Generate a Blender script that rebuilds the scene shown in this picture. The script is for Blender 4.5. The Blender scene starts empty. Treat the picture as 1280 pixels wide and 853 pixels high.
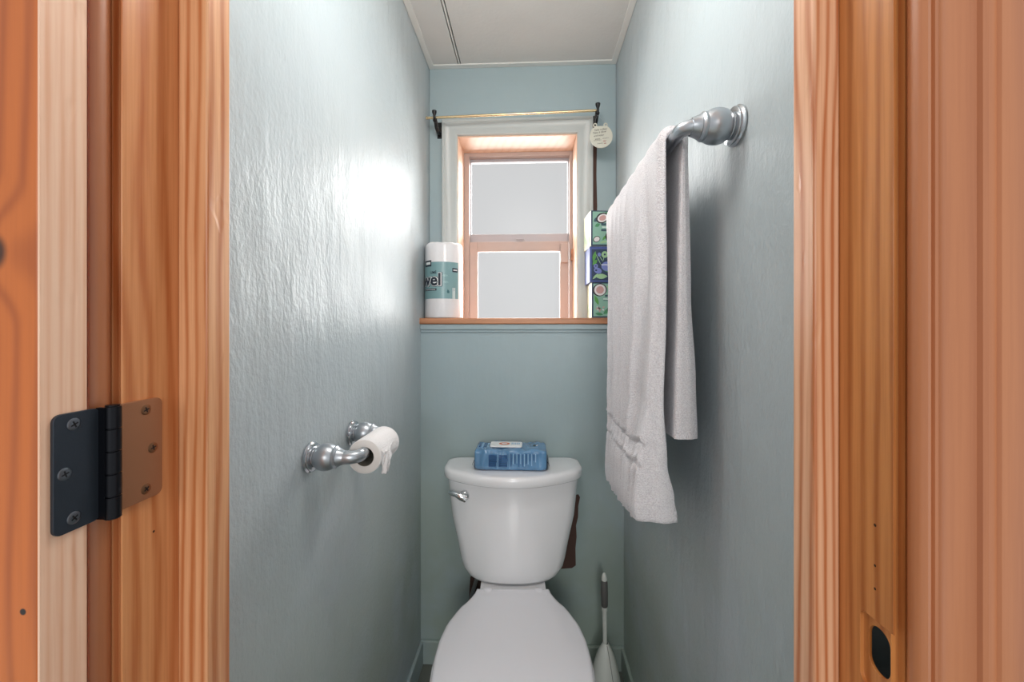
import bpy, bmesh, math, random
from mathutils import Vector, Matrix, noise as mnoise
random.seed(4)
PI = math.pi
sc = bpy.context.scene
COL = sc.collection

# ------------------------------------------------------------------ colour / node helpers
def lin(c):
    c = c / 255.0
    return c / 12.92 if c <= 0.04045 else ((c + 0.055) / 1.055) ** 2.4
def rgb(r, g, b): return (lin(r), lin(g), lin(b), 1.0)

def new_mat(name):
    m = bpy.data.materials.new(name); m.use_nodes = True
    nt = m.node_tree
    return m, nt, nt.nodes['Principled BSDF']

def N(nt, t, **kw):
    n = nt.nodes.new(t)
    for k, v in kw.items(): setattr(n, k, v)
    return n

def math_node(nt, op, a, b=None, c=None, clamp=False):
    n = N(nt, 'ShaderNodeMath', operation=op); n.use_clamp = clamp
    for i, v in enumerate((a, b, c)):
        if v is None: continue
        if isinstance(v, (int, float)): n.inputs[i].default_value = v
        else: nt.links.new(v, n.inputs[i])
    return n.outputs[0]

def mixc(nt, fac, a, b, mode='MIX'):
    n = N(nt, 'ShaderNodeMix', data_type='RGBA', blend_type=mode)
    if isinstance(fac, (int, float)): n.inputs[0].default_value = fac
    else: nt.links.new(fac, n.inputs[0])
    for i, v in ((6, a), (7, b)):
        if isinstance(v, tuple): n.inputs[i].default_value = v
        else: nt.links.new(v, n.inputs[i])
    return n.outputs[2]

def noise_node(nt, vec, scale, detail=3, rough=0.5, mapscale=None, loc=None):
    if mapscale is not None or loc is not None:
        mp = N(nt, 'ShaderNodeMapping')
        if mapscale: mp.inputs['Scale'].default_value = mapscale
        if loc: mp.inputs['Location'].default_value = loc
        nt.links.new(vec, mp.inputs[0]); vec = mp.outputs[0]
    n = N(nt, 'ShaderNodeTexNoise')
    n.inputs['Scale'].default_value = scale
    n.inputs['Detail'].default_value = detail
    n.inputs['Roughness'].default_value = rough
    nt.links.new(vec, n.inputs['Vector'])
    return n.outputs['Fac']

def ramp(nt, fac, lo, hi, a=0.0, b=1.0):
    n = N(nt, 'ShaderNodeMapRange', interpolation_type='SMOOTHSTEP')
    n.inputs['From Min'].default_value = lo; n.inputs['From Max'].default_value = hi
    n.inputs['To Min'].default_value = a; n.inputs['To Max'].default_value = b
    nt.links.new(fac, n.inputs['Value'])
    return n.outputs[0]

def bump(nt, bsdf, height, strength, dist=0.01, prev=None):
    b = N(nt, 'ShaderNodeBump')
    b.inputs['Strength'].default_value = strength
    b.inputs['Distance'].default_value = dist
    nt.links.new(height, b.inputs['Height'])
    if prev is not None: nt.links.new(prev, b.inputs['Normal'])
    nt.links.new(b.outputs[0], bsdf.inputs['Normal'])
    return b.outputs[0]

def objco(nt): return N(nt, 'ShaderNodeTexCoord').outputs['Object']

def dist_to(nt, vec, p, stretch=(1, 1, 1)):
    s = N(nt, 'ShaderNodeVectorMath', operation='SUBTRACT'); nt.links.new(vec, s.inputs[0]); s.inputs[1].default_value = p
    m = N(nt, 'ShaderNodeVectorMath', operation='MULTIPLY'); nt.links.new(s.outputs[0], m.inputs[0]); m.inputs[1].default_value = stretch
    l = N(nt, 'ShaderNodeVectorMath', operation='LENGTH'); nt.links.new(m.outputs[0], l.inputs[0])
    return l.outputs['Value']

def plain(name, col, rough=0.5, metal=0.0, var=0.04, bumps=0.0, bscale=200, spec=0.5, coat=0.0, sheen=0.0):
    m, nt, b = new_mat(name)
    vec = objco(nt)
    n = noise_node(nt, vec, 14, 3)
    k = 1.0 - var * 2
    dark = (col[0] * k, col[1] * k, col[2] * k, 1)
    nt.links.new(mixc(nt, n, dark, col), b.inputs['Base Color'])
    b.inputs['Roughness'].default_value = rough; b.inputs['Metallic'].default_value = metal
    b.inputs['Specular IOR Level'].default_value = spec
    b.inputs['Coat Weight'].default_value = coat; b.inputs['Coat Roughness'].default_value = 0.08
    b.inputs['Sheen Weight'].default_value = sheen
    if bumps: bump(nt, b, noise_node(nt, vec, bscale, 2), bumps, 0.002)
    return m

def wood(name, light, dark, ring_dir=(1, 1), freq=70, warp=5.0, rough=0.38, knots=(), holes=(), seed=0.0, streak=0.35, ringamt=0.6, dents=0.0, coat=0.04, vertical=True):
    m, nt, b = new_mat(name)
    vec = objco(nt)
    sx = (1, 1, 0.22) if vertical else (0.22, 1, 1)
    wn = noise_node(nt, vec, 7, 2, 0.45, mapscale=sx, loc=(seed, seed * 1.7, seed * 0.3))
    wn2 = noise_node(nt, vec, 38, 2, 0.5, mapscale=(1, 1, 0.09) if vertical else (0.09, 1, 1), loc=(seed * 2, 0, seed))
    d = N(nt, 'ShaderNodeVectorMath', operation='DOT_PRODUCT'); nt.links.new(vec, d.inputs[0])
    d.inputs[1].default_value = (ring_dir[0], ring_dir[1], 0) if vertical else (0, ring_dir[0], ring_dir[1])
    ph = math_node(nt, 'MULTIPLY', d.outputs['Value'], freq * 2 * PI)
    ph = math_node(nt, 'ADD', ph, math_node(nt, 'MULTIPLY', wn, warp * 2 * PI))
    ph = math_node(nt, 'ADD', ph, math_node(nt, 'MULTIPLY', wn2, 3.0))
    kmask = None
    for (p, r) in knots:
        dd = dist_to(nt, vec, p, (1, 1, 0.7))
        ph = math_node(nt, 'ADD', ph, ramp(nt, dd, 0.0, r * 5, 9.0, 0.0))
        km = ramp(nt, dd, r * 0.55, r * 1.35, 0.92, 0.0)
        kmask = km if kmask is None else math_node(nt, 'MAXIMUM', kmask, km)
    s = math_node(nt, 'MULTIPLY_ADD', math_node(nt, 'SINE', ph), 0.5, 0.5)
    s = math_node(nt, 'POWER', s, 2.2)
    fine = noise_node(nt, vec, 260, 3, 0.6, mapscale=(1, 1, 0.025) if vertical else (0.025, 1, 1), loc=(0, seed, 0))
    broad = noise_node(nt, vec, 9, 2, 0.5, mapscale=(1, 1, 0.15) if vertical else (0.15, 1, 1), loc=(seed, 3, 1))
    fac = math_node(nt, 'MULTIPLY', s, ringamt)
    fac = math_node(nt, 'ADD', fac, math_node(nt, 'MULTIPLY', ramp(nt, fine, 0.35, 0.75), streak))
    fac = math_node(nt, 'ADD', fac, math_node(nt, 'MULTIPLY', ramp(nt, broad, 0.35, 0.7), 0.25), clamp=True)
    c = mixc(nt, fac, light, dark)
    if kmask is not None:
        c = mixc(nt, kmask, c, rgb(38, 16, 6))
    for (p, r) in holes:
        dd = dist_to(nt, vec, p)
        c = mixc(nt, ramp(nt, dd, r * 0.7, r * 1.1, 1.0, 0.0), c, rgb(30, 16, 10))
    nt.links.new(c, b.inputs['Base Color'])
    b.inputs['Roughness'].default_value = rough
    b.inputs['Coat Weight'].default_value = coat; b.inputs['Coat Roughness'].default_value = 0.25
    h = math_node(nt, 'ADD', math_node(nt, 'MULTIPLY', s, 0.4), math_node(nt, 'MULTIPLY', fine, 0.5))
    nb = bump(nt, b, h, 0.12, 0.001)
    if dents:
        dn = noise_node(nt, vec, 60, 1, 0.4, mapscale=(1, 1, 0.35), loc=(seed, 1, 7))
        bump(nt, b, ramp(nt, dn, 0.22, 0.34), dents, 0.0012, nb)
    return m

def wall_paint(name, col, tint, bumps=0.5, rough=0.30, peel=1.0):
    m, nt, b = new_mat(name)
    vec = objco(nt)
    big = noise_node(nt, vec, 2.2, 3, 0.55)
    c = mixc(nt, ramp(nt, big, 0.3, 0.75), col, (col[0] * 0.92, col[1] * 0.95, col[2] * 0.97, 1))
    # greenish tint, patchy, mostly near the floor
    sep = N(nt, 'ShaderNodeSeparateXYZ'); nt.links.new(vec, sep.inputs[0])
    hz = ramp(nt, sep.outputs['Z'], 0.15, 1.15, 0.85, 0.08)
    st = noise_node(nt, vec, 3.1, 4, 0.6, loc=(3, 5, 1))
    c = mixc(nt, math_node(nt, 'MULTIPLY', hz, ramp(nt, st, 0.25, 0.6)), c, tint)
    # tiny nicks
    v = N(nt, 'ShaderNodeTexVoronoi'); v.inputs['Scale'].default_value = 9.0; nt.links.new(vec, v.inputs['Vector'])
    sepc = N(nt, 'ShaderNodeSeparateColor'); nt.links.new(v.outputs['Color'], sepc.inputs[0])
    dot = math_node(nt, 'LESS_THAN', v.outputs['Distance'], math_node(nt, 'MULTIPLY', math_node(nt, 'GREATER_THAN', sepc.outputs[0], 0.6), 0.02))
    c = mixc(nt, math_node(nt, 'MULTIPLY', dot, 0.75), c, rgb(50, 52, 50))
    nt.links.new(c, b.inputs['Base Color'])
    b.inputs['Roughness'].default_value = rough
    b.inputs['Specular IOR Level'].default_value = 0.25
    rn = noise_node(nt, vec, 5, 2); nt.links.new(ramp(nt, rn, 0.3, 0.7, rough - 0.04, rough + 0.07), b.inputs['Roughness'])
    p = noise_node(nt, vec, 150, 3, 0.55, mapscale=(1, 1, 0.6))
    n1 = bump(nt, b, p, 0.30 * bumps * peel, 0.004)
    s = noise_node(nt, vec, 34, 3, 0.6, mapscale=(1, 1, 0.14))
    n2 = bump(nt, b, s, 0.28 * bumps, 0.006, n1)
    t = noise_node(nt, vec, 6, 3, 0.6, mapscale=(1, 1, 0.6))
    bump(nt, b, t, 0.35 * bumps, 0.02, n2)
    return m

# ------------------------------------------------------------------ mesh helpers
class MB:
    def __init__(self): self.v = []; self.f = []; self.m = []
    def add(self, verts, faces, mi=0):
        o = len(self.v); self.v += [tuple(p) for p in verts]
        for f in faces: self.f.append(tuple(o + i for i in f)); self.m.append(mi)
    def box(self, x0, x1, y0, y1, z0, z1, mi=0):
        V = [(x, y, z) for z in (z0, z1) for y in (y0, y1) for x in (x0, x1)]
        self.add(V, [(0, 2, 3, 1), (4, 5, 7, 6), (0, 1, 5, 4), (2, 6, 7, 3), (0, 4, 6, 2), (1, 3, 7, 5)], mi)
    def loft(self, loops, mi=0, cap0=True, cap1=True, closed=True):
        n = len(loops[0]); V = [p for L in loops for p in L]; F = []
        for i in range(len(loops) - 1):
            for j in range(n if closed else n - 1):
                k = (j + 1) % n
                F.append((i * n + j, i * n + k, (i + 1) * n + k, (i + 1) * n + j))
        if cap0: F.append(tuple(reversed(range(n))))
        if cap1: F.append(tuple(range((len(loops) - 1) * n, len(loops) * n)))
        self.add(V, F, mi)
    def lathe(self, prof, origin, axis, seg=32, mi=0, cap0=True, cap1=True):
        A = Vector(axis).normalized(); U = A.orthogonal().normalized(); W = A.cross(U); O = Vector(origin)
        loops = []
        for d, r in prof:
            loops.append([O + A * d + (U * math.cos(2 * PI * i / seg) + W * math.sin(2 * PI * i / seg)) * r for i in range(seg)])
        self.loft(loops, mi, cap0, cap1)
    def tube(self, path, rad, seg=16, mi=0, caps=True):
        P = [Vector(p) for p in path]
        if not isinstance(rad, (list, tuple)): rad = [rad] * len(P)
        T = []
        for i in range(len(P)):
            a = P[max(0, i - 1)]; b = P[min(len(P) - 1, i + 1)]; T.append((b - a).normalized())
        U = T[0].orthogonal().normalized(); loops = []
        for i in range(len(P)):
            U = (U - T[i] * U.dot(T[i])).normalized(); W = T[i].cross(U)
            loops.append([P[i] + (U * math.cos(2 * PI * j / seg) + W * math.sin(2 * PI * j / seg)) * rad[i] for j in range(seg)])
        self.loft(loops, mi, caps, caps)
    def prism(self, outline, fn, d0, d1, mi=0):
        """outline: 2d points; fn(a,b,d) -> xyz"""
        n = len(outline)
        V = [fn(a, b, d0) for a, b in outline] + [fn(a, b, d1) for a, b in outline]
        F = [tuple(range(n)), tuple(reversed(range(n, 2 * n)))]
        for i in range(n):
            k = (i + 1) % n; F.append((i, n + i, n + k, k))
        self.add(V, F, mi)
    def build(self, name, mats, parent=None, smooth=None, bevel=0, bseg=2, subsurf=0, fixn=True):
        me = bpy.data.meshes.new(name); me.from_pydata(self.v, [], self.f); me.update()
        if not isinstance(mats, (list, tuple)): mats = [mats]
        for m in mats: me.materials.append(m)
        for i, p in enumerate(me.polygons): p.material_index = self.m[i]
        if fixn:
            bm = bmesh.new(); bm.from_mesh(me); bmesh.ops.recalc_face_normals(bm, faces=bm.faces); bm.to_mesh(me); bm.free()
        o = bpy.data.objects.new(name, me); COL.objects.link(o)
        if parent is not None: o.parent = parent
        if bevel:
            b = o.modifiers.new('Bevel', 'BEVEL'); b.width = bevel; b.segments = bseg; b.limit_method = 'ANGLE'; b.angle_limit = math.radians(35)
            b.harden_normals = False
        if subsurf:
            s = o.modifiers.new('Sub', 'SUBSURF'); s.levels = subsurf; s.render_levels = subsurf
        if smooth is not None:
            for p in me.polygons: p.use_smooth = True
            if smooth < 179:
                me.set_sharp_from_angle(angle=math.radians(smooth))
        return o

def tag(o, label=None, cat=None, group=None, kind=None):
    if label: o['label'] = label
    if cat: o['category'] = cat
    if group: o['group'] = group
    if kind: o['kind'] = kind
    return o
def empty(name, loc=(0, 0, 0), rz=0.0):
    e = bpy.data.objects.new(name, None); COL.objects.link(e); e.location = loc; e.rotation_euler = (0, 0, rz)
    e.empty_display_size = 0.02
    return e
def struct(o, label=None): return tag(o, label, kind='structure')
def to_local(o, loc):
    """mesh was written in world coordinates: give the object its origin at loc"""
    o.data.transform(Matrix.Translation(-Vector(loc))); o.location = loc
    return o

def text_shape(s, size, bold=0.0, shear=0.0, align='LEFT', spacing=1.0, cuts=0):
    cu = bpy.data.curves.new('t', 'FONT'); cu.body = s; cu.size = size; cu.offset = bold; cu.shear = shear
    cu.align_x = align; cu.space_character = spacing; cu.resolution_u = 4; cu.fill_mode = 'FRONT'
    o = bpy.data.objects.new('t', cu); COL.objects.link(o)
    dg = bpy.context.evaluated_depsgraph_get(); dg.update()
    me = bpy.data.meshes.new_from_object(o.evaluated_get(dg))
    bpy.data.objects.remove(o); bpy.data.curves.remove(cu)
    bm = bmesh.new(); bm.from_mesh(me)
    if cuts:
        for _ in range(cuts):
            es = [e for e in bm.edges if e.calc_length() > size * 0.12]
            if es: bmesh.ops.subdivide_edges(bm, edges=es, cuts=1)
        bmesh.ops.triangulate(bm, faces=bm.faces)
    bm.verts.ensure_lookup_table()
    V = [(v.co.x, v.co.y) for v in bm.verts]; F = [tuple(v.index for v in f.verts) for f in bm.faces]
    bm.free(); bpy.data.meshes.remove(me)
    return V, F

def ell(cx, cy, rx, ry, rot=0.0, n=20):
    c, s = math.cos(rot), math.sin(rot); out = []
    for i in range(n):
        a = 2 * PI * i / n; x = rx * math.cos(a); y = ry * math.sin(a)
        out.append((cx + x * c - y * s, cy + x * s + y * c))
    return out
def leaf(x0, y0, x1, y1, w, n=8):
    d = Vector((x1 - x0, y1 - y0)); L = d.length; d /= L; p = Vector((-d.y, d.x)); out = []
    for i in range(n + 1):
        t = i / n; q = Vector((x0, y0)) + d * L * t + p * w * math.sin(PI * t); out.append((q.x, q.y))
    for i in range(n - 1, 0, -1):
        t = i / n; q = Vector((x0, y0)) + d * L * t - p * w * math.sin(PI * t); out.append((q.x, q.y))
    return out

# ------------------------------------------------------------------ materials
M = {}
WALL = rgb(186, 195, 199)
M['wall'] = wall_paint('glossy_blue_grey_paint', WALL, rgb(166, 178, 166), 1.3, 0.39)
M['wallback'] = wall_paint('blue_grey_paint', rgb(166, 182, 187), rgb(152, 166, 154), 0.30, 0.42, 0.5)
M['ceil'] = plain('ceiling_panel', rgb(212, 211, 208), 0.8, bumps=0.25, bscale=90, var=0.03)
M['white_metal'] = plain('white_painted_metal', rgb(226, 226, 222), 0.4)
M['dark_seam'] = plain('seam', rgb(60, 62, 60), 0.7)
M['cas_paint'] = plain('window_casing_paint', rgb(188, 192, 190), 0.35, bumps=0.1, bscale=120)
M['floor'] = plain('grey_vinyl', rgb(112, 116, 110), 0.45, var=0.12, bumps=0.05)
LIGHT = rgb(226, 158, 104); DARK = rgb(176, 96, 46)  # door face, edge and jamb tones mix board colour with lighting put in
M['door_face'] = wood('door_face_pine', rgb(208, 112, 44), rgb(168, 82, 28), (1, 0.2), 45, 4.5, rough=0.36, seed=1.3, streak=0.15,
                      knots=[((-0.379, 0.2655, 1.245), 0.0085)], holes=[((-0.358, 0.2655, 0.99), 0.0028)])
M['door_edge'] = wood('door_edge_pine', rgb(250, 212, 184), rgb(228, 168, 130), (0.2, 1), 120, 1.6, rough=0.5, seed=4.2, dents=0.5, ringamt=0.4, coat=0.05)
M['jamb'] = wood('jamb_pine', LIGHT, rgb(186, 106, 54), (0.3, 1), 55, 3.4, rough=0.36, seed=6.1,
                 holes=[((-0.3435, 0.350, 1.005), 0.0012), ((-0.3435, 0.336, 0.72), 0.002)])
M['jamb_r'] = wood('jamb_right_pine', rgb(216, 146, 84), rgb(170, 98, 44), (0.2, 1), 70, 1.6, rough=0.36, seed=2.1,
                   holes=[((0.282, 0.338, 1.030), 0.0014), ((0.282, 0.338, 0.997), 0.0012), ((0.282, 0.338, 0.978), 0.0012)])
M['stop'] = wood('stop_pine', rgb(232, 176, 130), rgb(186, 112, 64), (1, 0.6), 95, 3.0, rough=0.42, seed=8.4, dents=0.35, ringamt=0.7,
                 holes=[((-0.3125, 0.385, 1.092), 0.0009), ((-0.3125, 0.379, 1.092), 0.0009), ((0.262, 0.375, 0.985), 0.0014)])
M['stop_r'] = wood('stop_right_pine', rgb(234, 182, 144), rgb(188, 112, 66), (1, 0.5), 130, 4.0, rough=0.42, seed=3.4, dents=0.4, ringamt=0.75)
M['casing'] = wood('casing_pine', coat=0.35, light=rgb(196, 126, 82), dark=rgb(166, 98, 60), ring_dir=(1, 0.3), freq=34, warp=1.2, rough=0.4, seed=5.7, ringamt=0.35, streak=0.2,
                   holes=[((0.296, 0.303, 1.028), 0.0016), ((0.3455, 0.303, 1.051), 0.0017), ((-0.346, 0.309, 1.27), 0.001)])
M['sill'] = wood('sill_pine', rgb(196, 138, 100), rgb(150, 96, 62), (1, 0.4), 60, 1.5, rough=0.4, seed=9.0, vertical=False)
M['liner'] = wood('liner_pine', rgb(234, 200, 176), rgb(218, 172, 142), (1, 0.4), 30, 1.5, rough=0.45, seed=7.0, ringamt=0.3, streak=0.15)
M['almond'] = plain('almond_vinyl', rgb(184, 164, 156), 0.45)
M['almond_grey'] = plain('grey_vinyl_rail', rgb(176, 170, 174), 0.4)
M['porcelain'] = plain('white_porcelain', rgb(240, 240, 242), 0.12, var=0.0, coat=0.6)
M['seat_plastic'] = plain('white_seat_plastic', rgb(240, 239, 244), 0.22, var=0.0, coat=0.2)
M['chrome'] = plain('chrome', rgb(225, 228, 230), 0.08, 1.0, var=0.0)
M['nickel'] = plain('satin_nickel', rgb(184, 190, 196), 0.36, 1.0, var=0.02)
M['nickel_shiny'] = plain('polished_nickel', rgb(205, 208, 212), 0.18, 1.0, var=0.02)
M['hinge_dark'] = plain('hinge_black', rgb(60, 68, 78), 0.40, 0.6, var=0.05, bumps=0.04, bscale=900)
M['hinge_barrel'] = plain('hinge_barrel', rgb(22, 24, 30), 0.3, 0.6)
M['hinge_bronze'] = plain('hinge_bronze', rgb(178, 126, 92), 0.42, 0.55, var=0.08, bumps=0.04, bscale=900)
M['screw_dark'] = plain('screw_dark', rgb(120, 126, 134), 0.3, 0.9)
M['screw_bronze'] = plain('screw_bronze', rgb(150, 112, 84), 0.3, 0.9)
M['black'] = plain('black', rgb(22, 22, 24), 0.35)
M['brass'] = plain('brass', rgb(222, 200, 158), 0.25, 0.9, var=0.0)
M['paper'] = plain('white_paper', rgb(240, 238, 238), 0.9, bumps=0.9, bscale=420, var=0.02)
M['paper_side'] = plain('paper_layers', rgb(222, 218, 214), 0.95, var=0.03)
M['cardboard'] = plain('grey_cardboard', rgb(128, 122, 112), 0.9)
M['film'] = plain('clear_wrap_over_paper', rgb(232, 230, 232), 0.25, bumps=0.4, bscale=60, var=0.02, coat=0.4)
M['teal'] = plain('teal_label', rgb(134, 172, 176), 0.3, bumps=0.2, bscale=60, var=0.12)
M['teal_dark'] = plain('teal_dark', rgb(52, 104, 110), 0.4)
M['teal_light'] = plain('teal_light', rgb(168, 206, 204), 0.4)
M['ink'] = plain('dark_ink', rgb(26, 38, 52), 0.4, var=0)
M['white'] = plain('white_ink', rgb(238, 240, 240), 0.4, var=0)
M['cream'] = plain('cream_plastic', rgb(206, 204, 190), 0.5)
M['pencil'] = plain('pencil', rgb(88, 86, 82), 0.7)
M['red'] = plain('red_ink', rgb(170, 96, 84), 0.6)
M['brown_patch'] = plain('bare_brown_wall', rgb(92, 66, 58), 0.85, var=0.2)
M['box_green'] = plain('box_green', rgb(150, 196, 176), 0.45, var=0.18)
M['box_dgreen'] = plain('box_dark_green', rgb(74, 142, 96), 0.45)
M['box_navy'] = plain('box_navy', rgb(40, 58, 88), 0.45)
M['box_blue'] = plain('box_blue', rgb(70, 88, 150), 0.45, var=0.08)
M['box_peri'] = plain('box_periwinkle', rgb(120, 132, 196), 0.45)
M['box_side'] = plain('box_pale_side', rgb(220, 226, 196), 0.45, var=0.08)
M['coco_shell'] = plain('print_dark_brown', rgb(42, 34, 40), 0.45)
M['coco_pink'] = plain('print_pink', rgb(206, 158, 154), 0.45)
M['coco_white'] = plain('print_white', rgb(228, 222, 222), 0.45)
M['leaf_green'] = plain('print_leaf', rgb(86, 154, 70), 0.45)
M['leaf_pale'] = plain('print_pale_leaf', rgb(160, 198, 150), 0.45)
M['slate'] = plain('print_slate', rgb(50, 78, 92), 0.45)
M['wipe_blue'] = plain('blue_film', rgb(112, 163, 208), 0.22, var=0.28, bumps=1.6, bscale=34, coat=0.4)
M['wipe_dark'] = plain('blue_print', rgb(48, 96, 146), 0.3)
M['wipe_light'] = plain('pale_blue_print', rgb(150, 190, 222), 0.3)
M['wipe_end'] = plain('navy_film', rgb(24, 42, 70), 0.3)
M['orange'] = plain('orange_print', rgb(222, 118, 76), 0.4)
M['brush_white'] = plain('white_brush_plastic', rgb(214, 218, 212), 0.35, var=0.02)
M['brush_grey'] = plain('grey_rubber', rgb(96, 96, 94), 0.6)
M['hose'] = plain('braided_hose', rgb(150, 152, 152), 0.4, 0.7, bumps=0.5, bscale=600)

def towel_mat():
    m, nt, b = new_mat('terry_cloth')
    vec = objco(nt)
    n = noise_node(nt, vec, 480, 2, 0.6)
    nt.links.new(mixc(nt, ramp(nt, n, 0.3, 0.7), rgb(226, 223, 228), rgb(250, 249, 252)), b.inputs['Base Color'])
    b.inputs['Roughness'].default_value = 0.95; b.inputs['Sheen Weight'].default_value = 0.3
    b.inputs['Specular IOR Level'].default_value = 0.1
    nb = bump(nt, b, n, 1.0, 0.004)
    bump(nt, b, noise_node(nt, vec, 60, 2), 0.3, 0.004, nb)
    return m
M['towel'] = towel_mat()

def pane_mat():
    m = bpy.data.materials.new('frosted_glass'); m.use_nodes = True; nt = m.node_tree
    nt.nodes.clear()
    out = N(nt, 'ShaderNodeOutputMaterial')
    tr = N(nt, 'ShaderNodeBsdfTransparent'); tr.inputs[0].default_value = (PANE, PANE, PANE, 1)
    gl = N(nt, 'ShaderNodeBsdfGlossy'); gl.inputs['Roughness'].default_value = 0.35; gl.inputs[0].default_value = (0.8, 0.8, 0.8, 1)
    mx = N(nt, 'ShaderNodeMixShader')
    vec = objco(nt); n = noise_node(nt, vec, 3, 2)
    nt.links.new(ramp(nt, n, 0.2, 0.8, 0.012, 0.02), mx.inputs[0])
    nt.links.new(tr.outputs[0], mx.inputs[1]); nt.links.new(gl.outputs[0], mx.inputs[2]); nt.links.new(mx.outputs[0], out.inputs[0])
    return m
PANE = 0.985
M['pane'] = pane_mat()

# ------------------------------------------------------------------ dimensions (metres; camera stands in the hall at the origin)
XL, XR = -0.388, 0.330          # side walls
YF, YJ = 0.3215, 0.405          # hall-side face and room-side face of the door wall
YLOW, YUP = 1.41, 1.53          # lower (furred-out) and upper back wall
ZC = 2.20
ZSILL0, ZSILL = 1.2085, 1.2300
CAMZ = 1.19
JL, JR = -0.3435, 0.282         # jamb faces
SL, SR = -0.3135, 0.2595        # stop faces
YS0, YS1 = 0.375, 0.4045        # stop depth
HEAD = 2.03

# ------------------------------------------------------------------ room shell
def bx_obj(name, boxes, mat, bevel=0, label=None, parent=None):
    b = MB()
    for q in boxes: b.box(*q)
    o = b.build(name, mat, parent, bevel=bevel)
    if parent is None: struct(o, label)
    return o

bx_obj('wall_left', [(XL - 0.1, XL, YJ, YUP + 0.24, 0, 2.3)], M['wall'], label='glossy blue-grey wall with window glare and paper holder')
bx_obj('wall_right', [(XR, XR + 0.1, YJ, YUP + 0.24, 0, 2.3)], M['wall'], label='glossy blue-grey wall behind the hanging towel')
OX0, OX1, OZ0, OZ1 = -0.2925, 0.197, 1.19, 1.950
wb = bx_obj('wall_back', [(XL + 0.0014, OX0, YUP, YUP + 0.02, 0, ZC), (OX1, XR - 0.0016, YUP, YUP + 0.02, 0, ZC), (XL, OX0, YUP + 0.02, YUP + 0.22, 0, ZC), (OX1, XR, YUP + 0.02, YUP + 0.22, 0, ZC),
                          (OX0, OX1, YUP, YUP + 0.22, OZ1, ZC), (OX0, OX1, YUP, YUP + 0.22, 0, OZ0),
                          (XL, XR, YLOW, YUP, 0, ZSILL0)], M['wallback'], label='blue-grey back wall with window and furred-out lower half')
def patch(pts, y):
    b = MB(); b.prism(pts, lambda a, c, d: (a, y - d, c), 0.0, 0.0008)
    o = b.build('bare_patch', M['brown_patch'], wb); o['label'] = 'unpainted brown patch'
    return o
patch([(0.240, 1.232), (0.257, 1.232), (0.255, 1.32), (0.258, 1.42), (0.254, 1.55), (0.258, 1.66), (0.255, 1.78), (0.257, 1.90), (0.250, 1.955), (0.240, 1.955)], YUP)
patch([(0.100, 0.345), (0.150, 0.350), (0.163, 0.36), (0.162, 0.42), (0.166, 0.46), (0.164, 0.50), (0.171, 0.53), (0.172, 0.57), (0.178, 0.60), (0.172, 0.61), (0.12, 0.60)], YLOW)
patch([(-0.215, 0.235), (-0.165, 0.235), (-0.160, 0.30), (-0.175, 0.325), (-0.210, 0.31)], YLOW)

# door wall with opening, seen from the hall
wf = bx_obj('wall_front', [(-1.8, JL - 0.018, YF, YJ, 0, 2.45), (JR + 0.018, 1.8, YF, YJ, 0, 2.45), (JL - 0.018, JR + 0.018, YF, YJ, HEAD + 0.018, 2.45)],
       M['wallback'], label='hall-side wall around the door opening')
bx_obj('floor', [(-1.8, 1.8, -1.6, YUP + 0.2, -0.05, 0)], M['floor'], label='grey floor')
# ceiling: two panels with a seam
b = MB(); b.box(XL, -0.2735, YJ, YUP, ZC + 0.003, ZC + 0.05); b.box(-0.2605, XR, YJ, YUP, ZC + 0.003, ZC + 0.05); b.box(XL - 0.1, XR + 0.1, YUP - 0.001, YUP + 0.24, ZC + 0.004, ZC + 0.05)
b.box(-0.2735, -0.2605, YJ, YUP, ZC + 0.012, ZC + 0.05, 1)
struct(b.build('ceiling', [M['ceil'], M['dark_seam']]), 'white ceiling panels')
b = MB(); b.box(-0.2695, -0.2645, YJ, YUP, ZC + 0.001, ZC + 0.012)
struct(b.build('trim_1', M['white_metal']), 'white ceiling joint strip')
def angle_trim(n, x0, x1, y0, y1, lab):
    b = MB(); b.box(x0, x1, y0, y1, ZC - 0.0015, ZC + 0.0035)
    struct(b.build('trim_%d' % n, M['white_metal'], bevel=0.0006), lab)
angle_trim(2, XL + 0.001, XL + 0.021, YJ, YUP, 'white edge trim along ceiling at left wall')
angle_trim(3, XR - 0.021, XR - 0.001, YJ, YUP, 'white edge trim along ceiling at right wall')
angle_trim(4, XL + 0.021, XR - 0.021, YUP - 0.022, YUP - 0.0005, 'white edge trim along ceiling above window')
for nm, q in (('baseboard_left', (XL, XL + 0.012, YJ, YLOW - 0.012, 0, 0.083)), ('baseboard_right', (XR - 0.012, XR, YJ, YLOW - 0.012, 0, 0.083)),
              ('baseboard_back', (XL, XR, YLOW - 0.012, YLOW, 0, 0.083))):
    bx_obj(nm, [q], M['wallback'], 0.003, 'painted baseboard')

# sill shelf + apron
b = MB(); b.box(XL - 0.004, XR, 1.392, YUP, ZSILL0, ZSILL)
struct(b.build('trim_5', M['sill'], bevel=0.004, bseg=3), 'varnished wooden window shelf')
b = MB(); b.box(XL, XR, 1.3985, YLOW, 1.190, ZSILL0); b.box(XL, XR, 1.4045, YLOW, 1.180, 1.190)
struct(b.build('trim_6', M['wallback'], bevel=0.0015), 'painted apron strip under the window shelf')

# ------------------------------------------------------------------ door frame
def prof_prism(b, outline, z0, z1, mi=0):
    b.prism(outline, lambda x, y, d: (x, y, d), z0, z1, mi)

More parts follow.
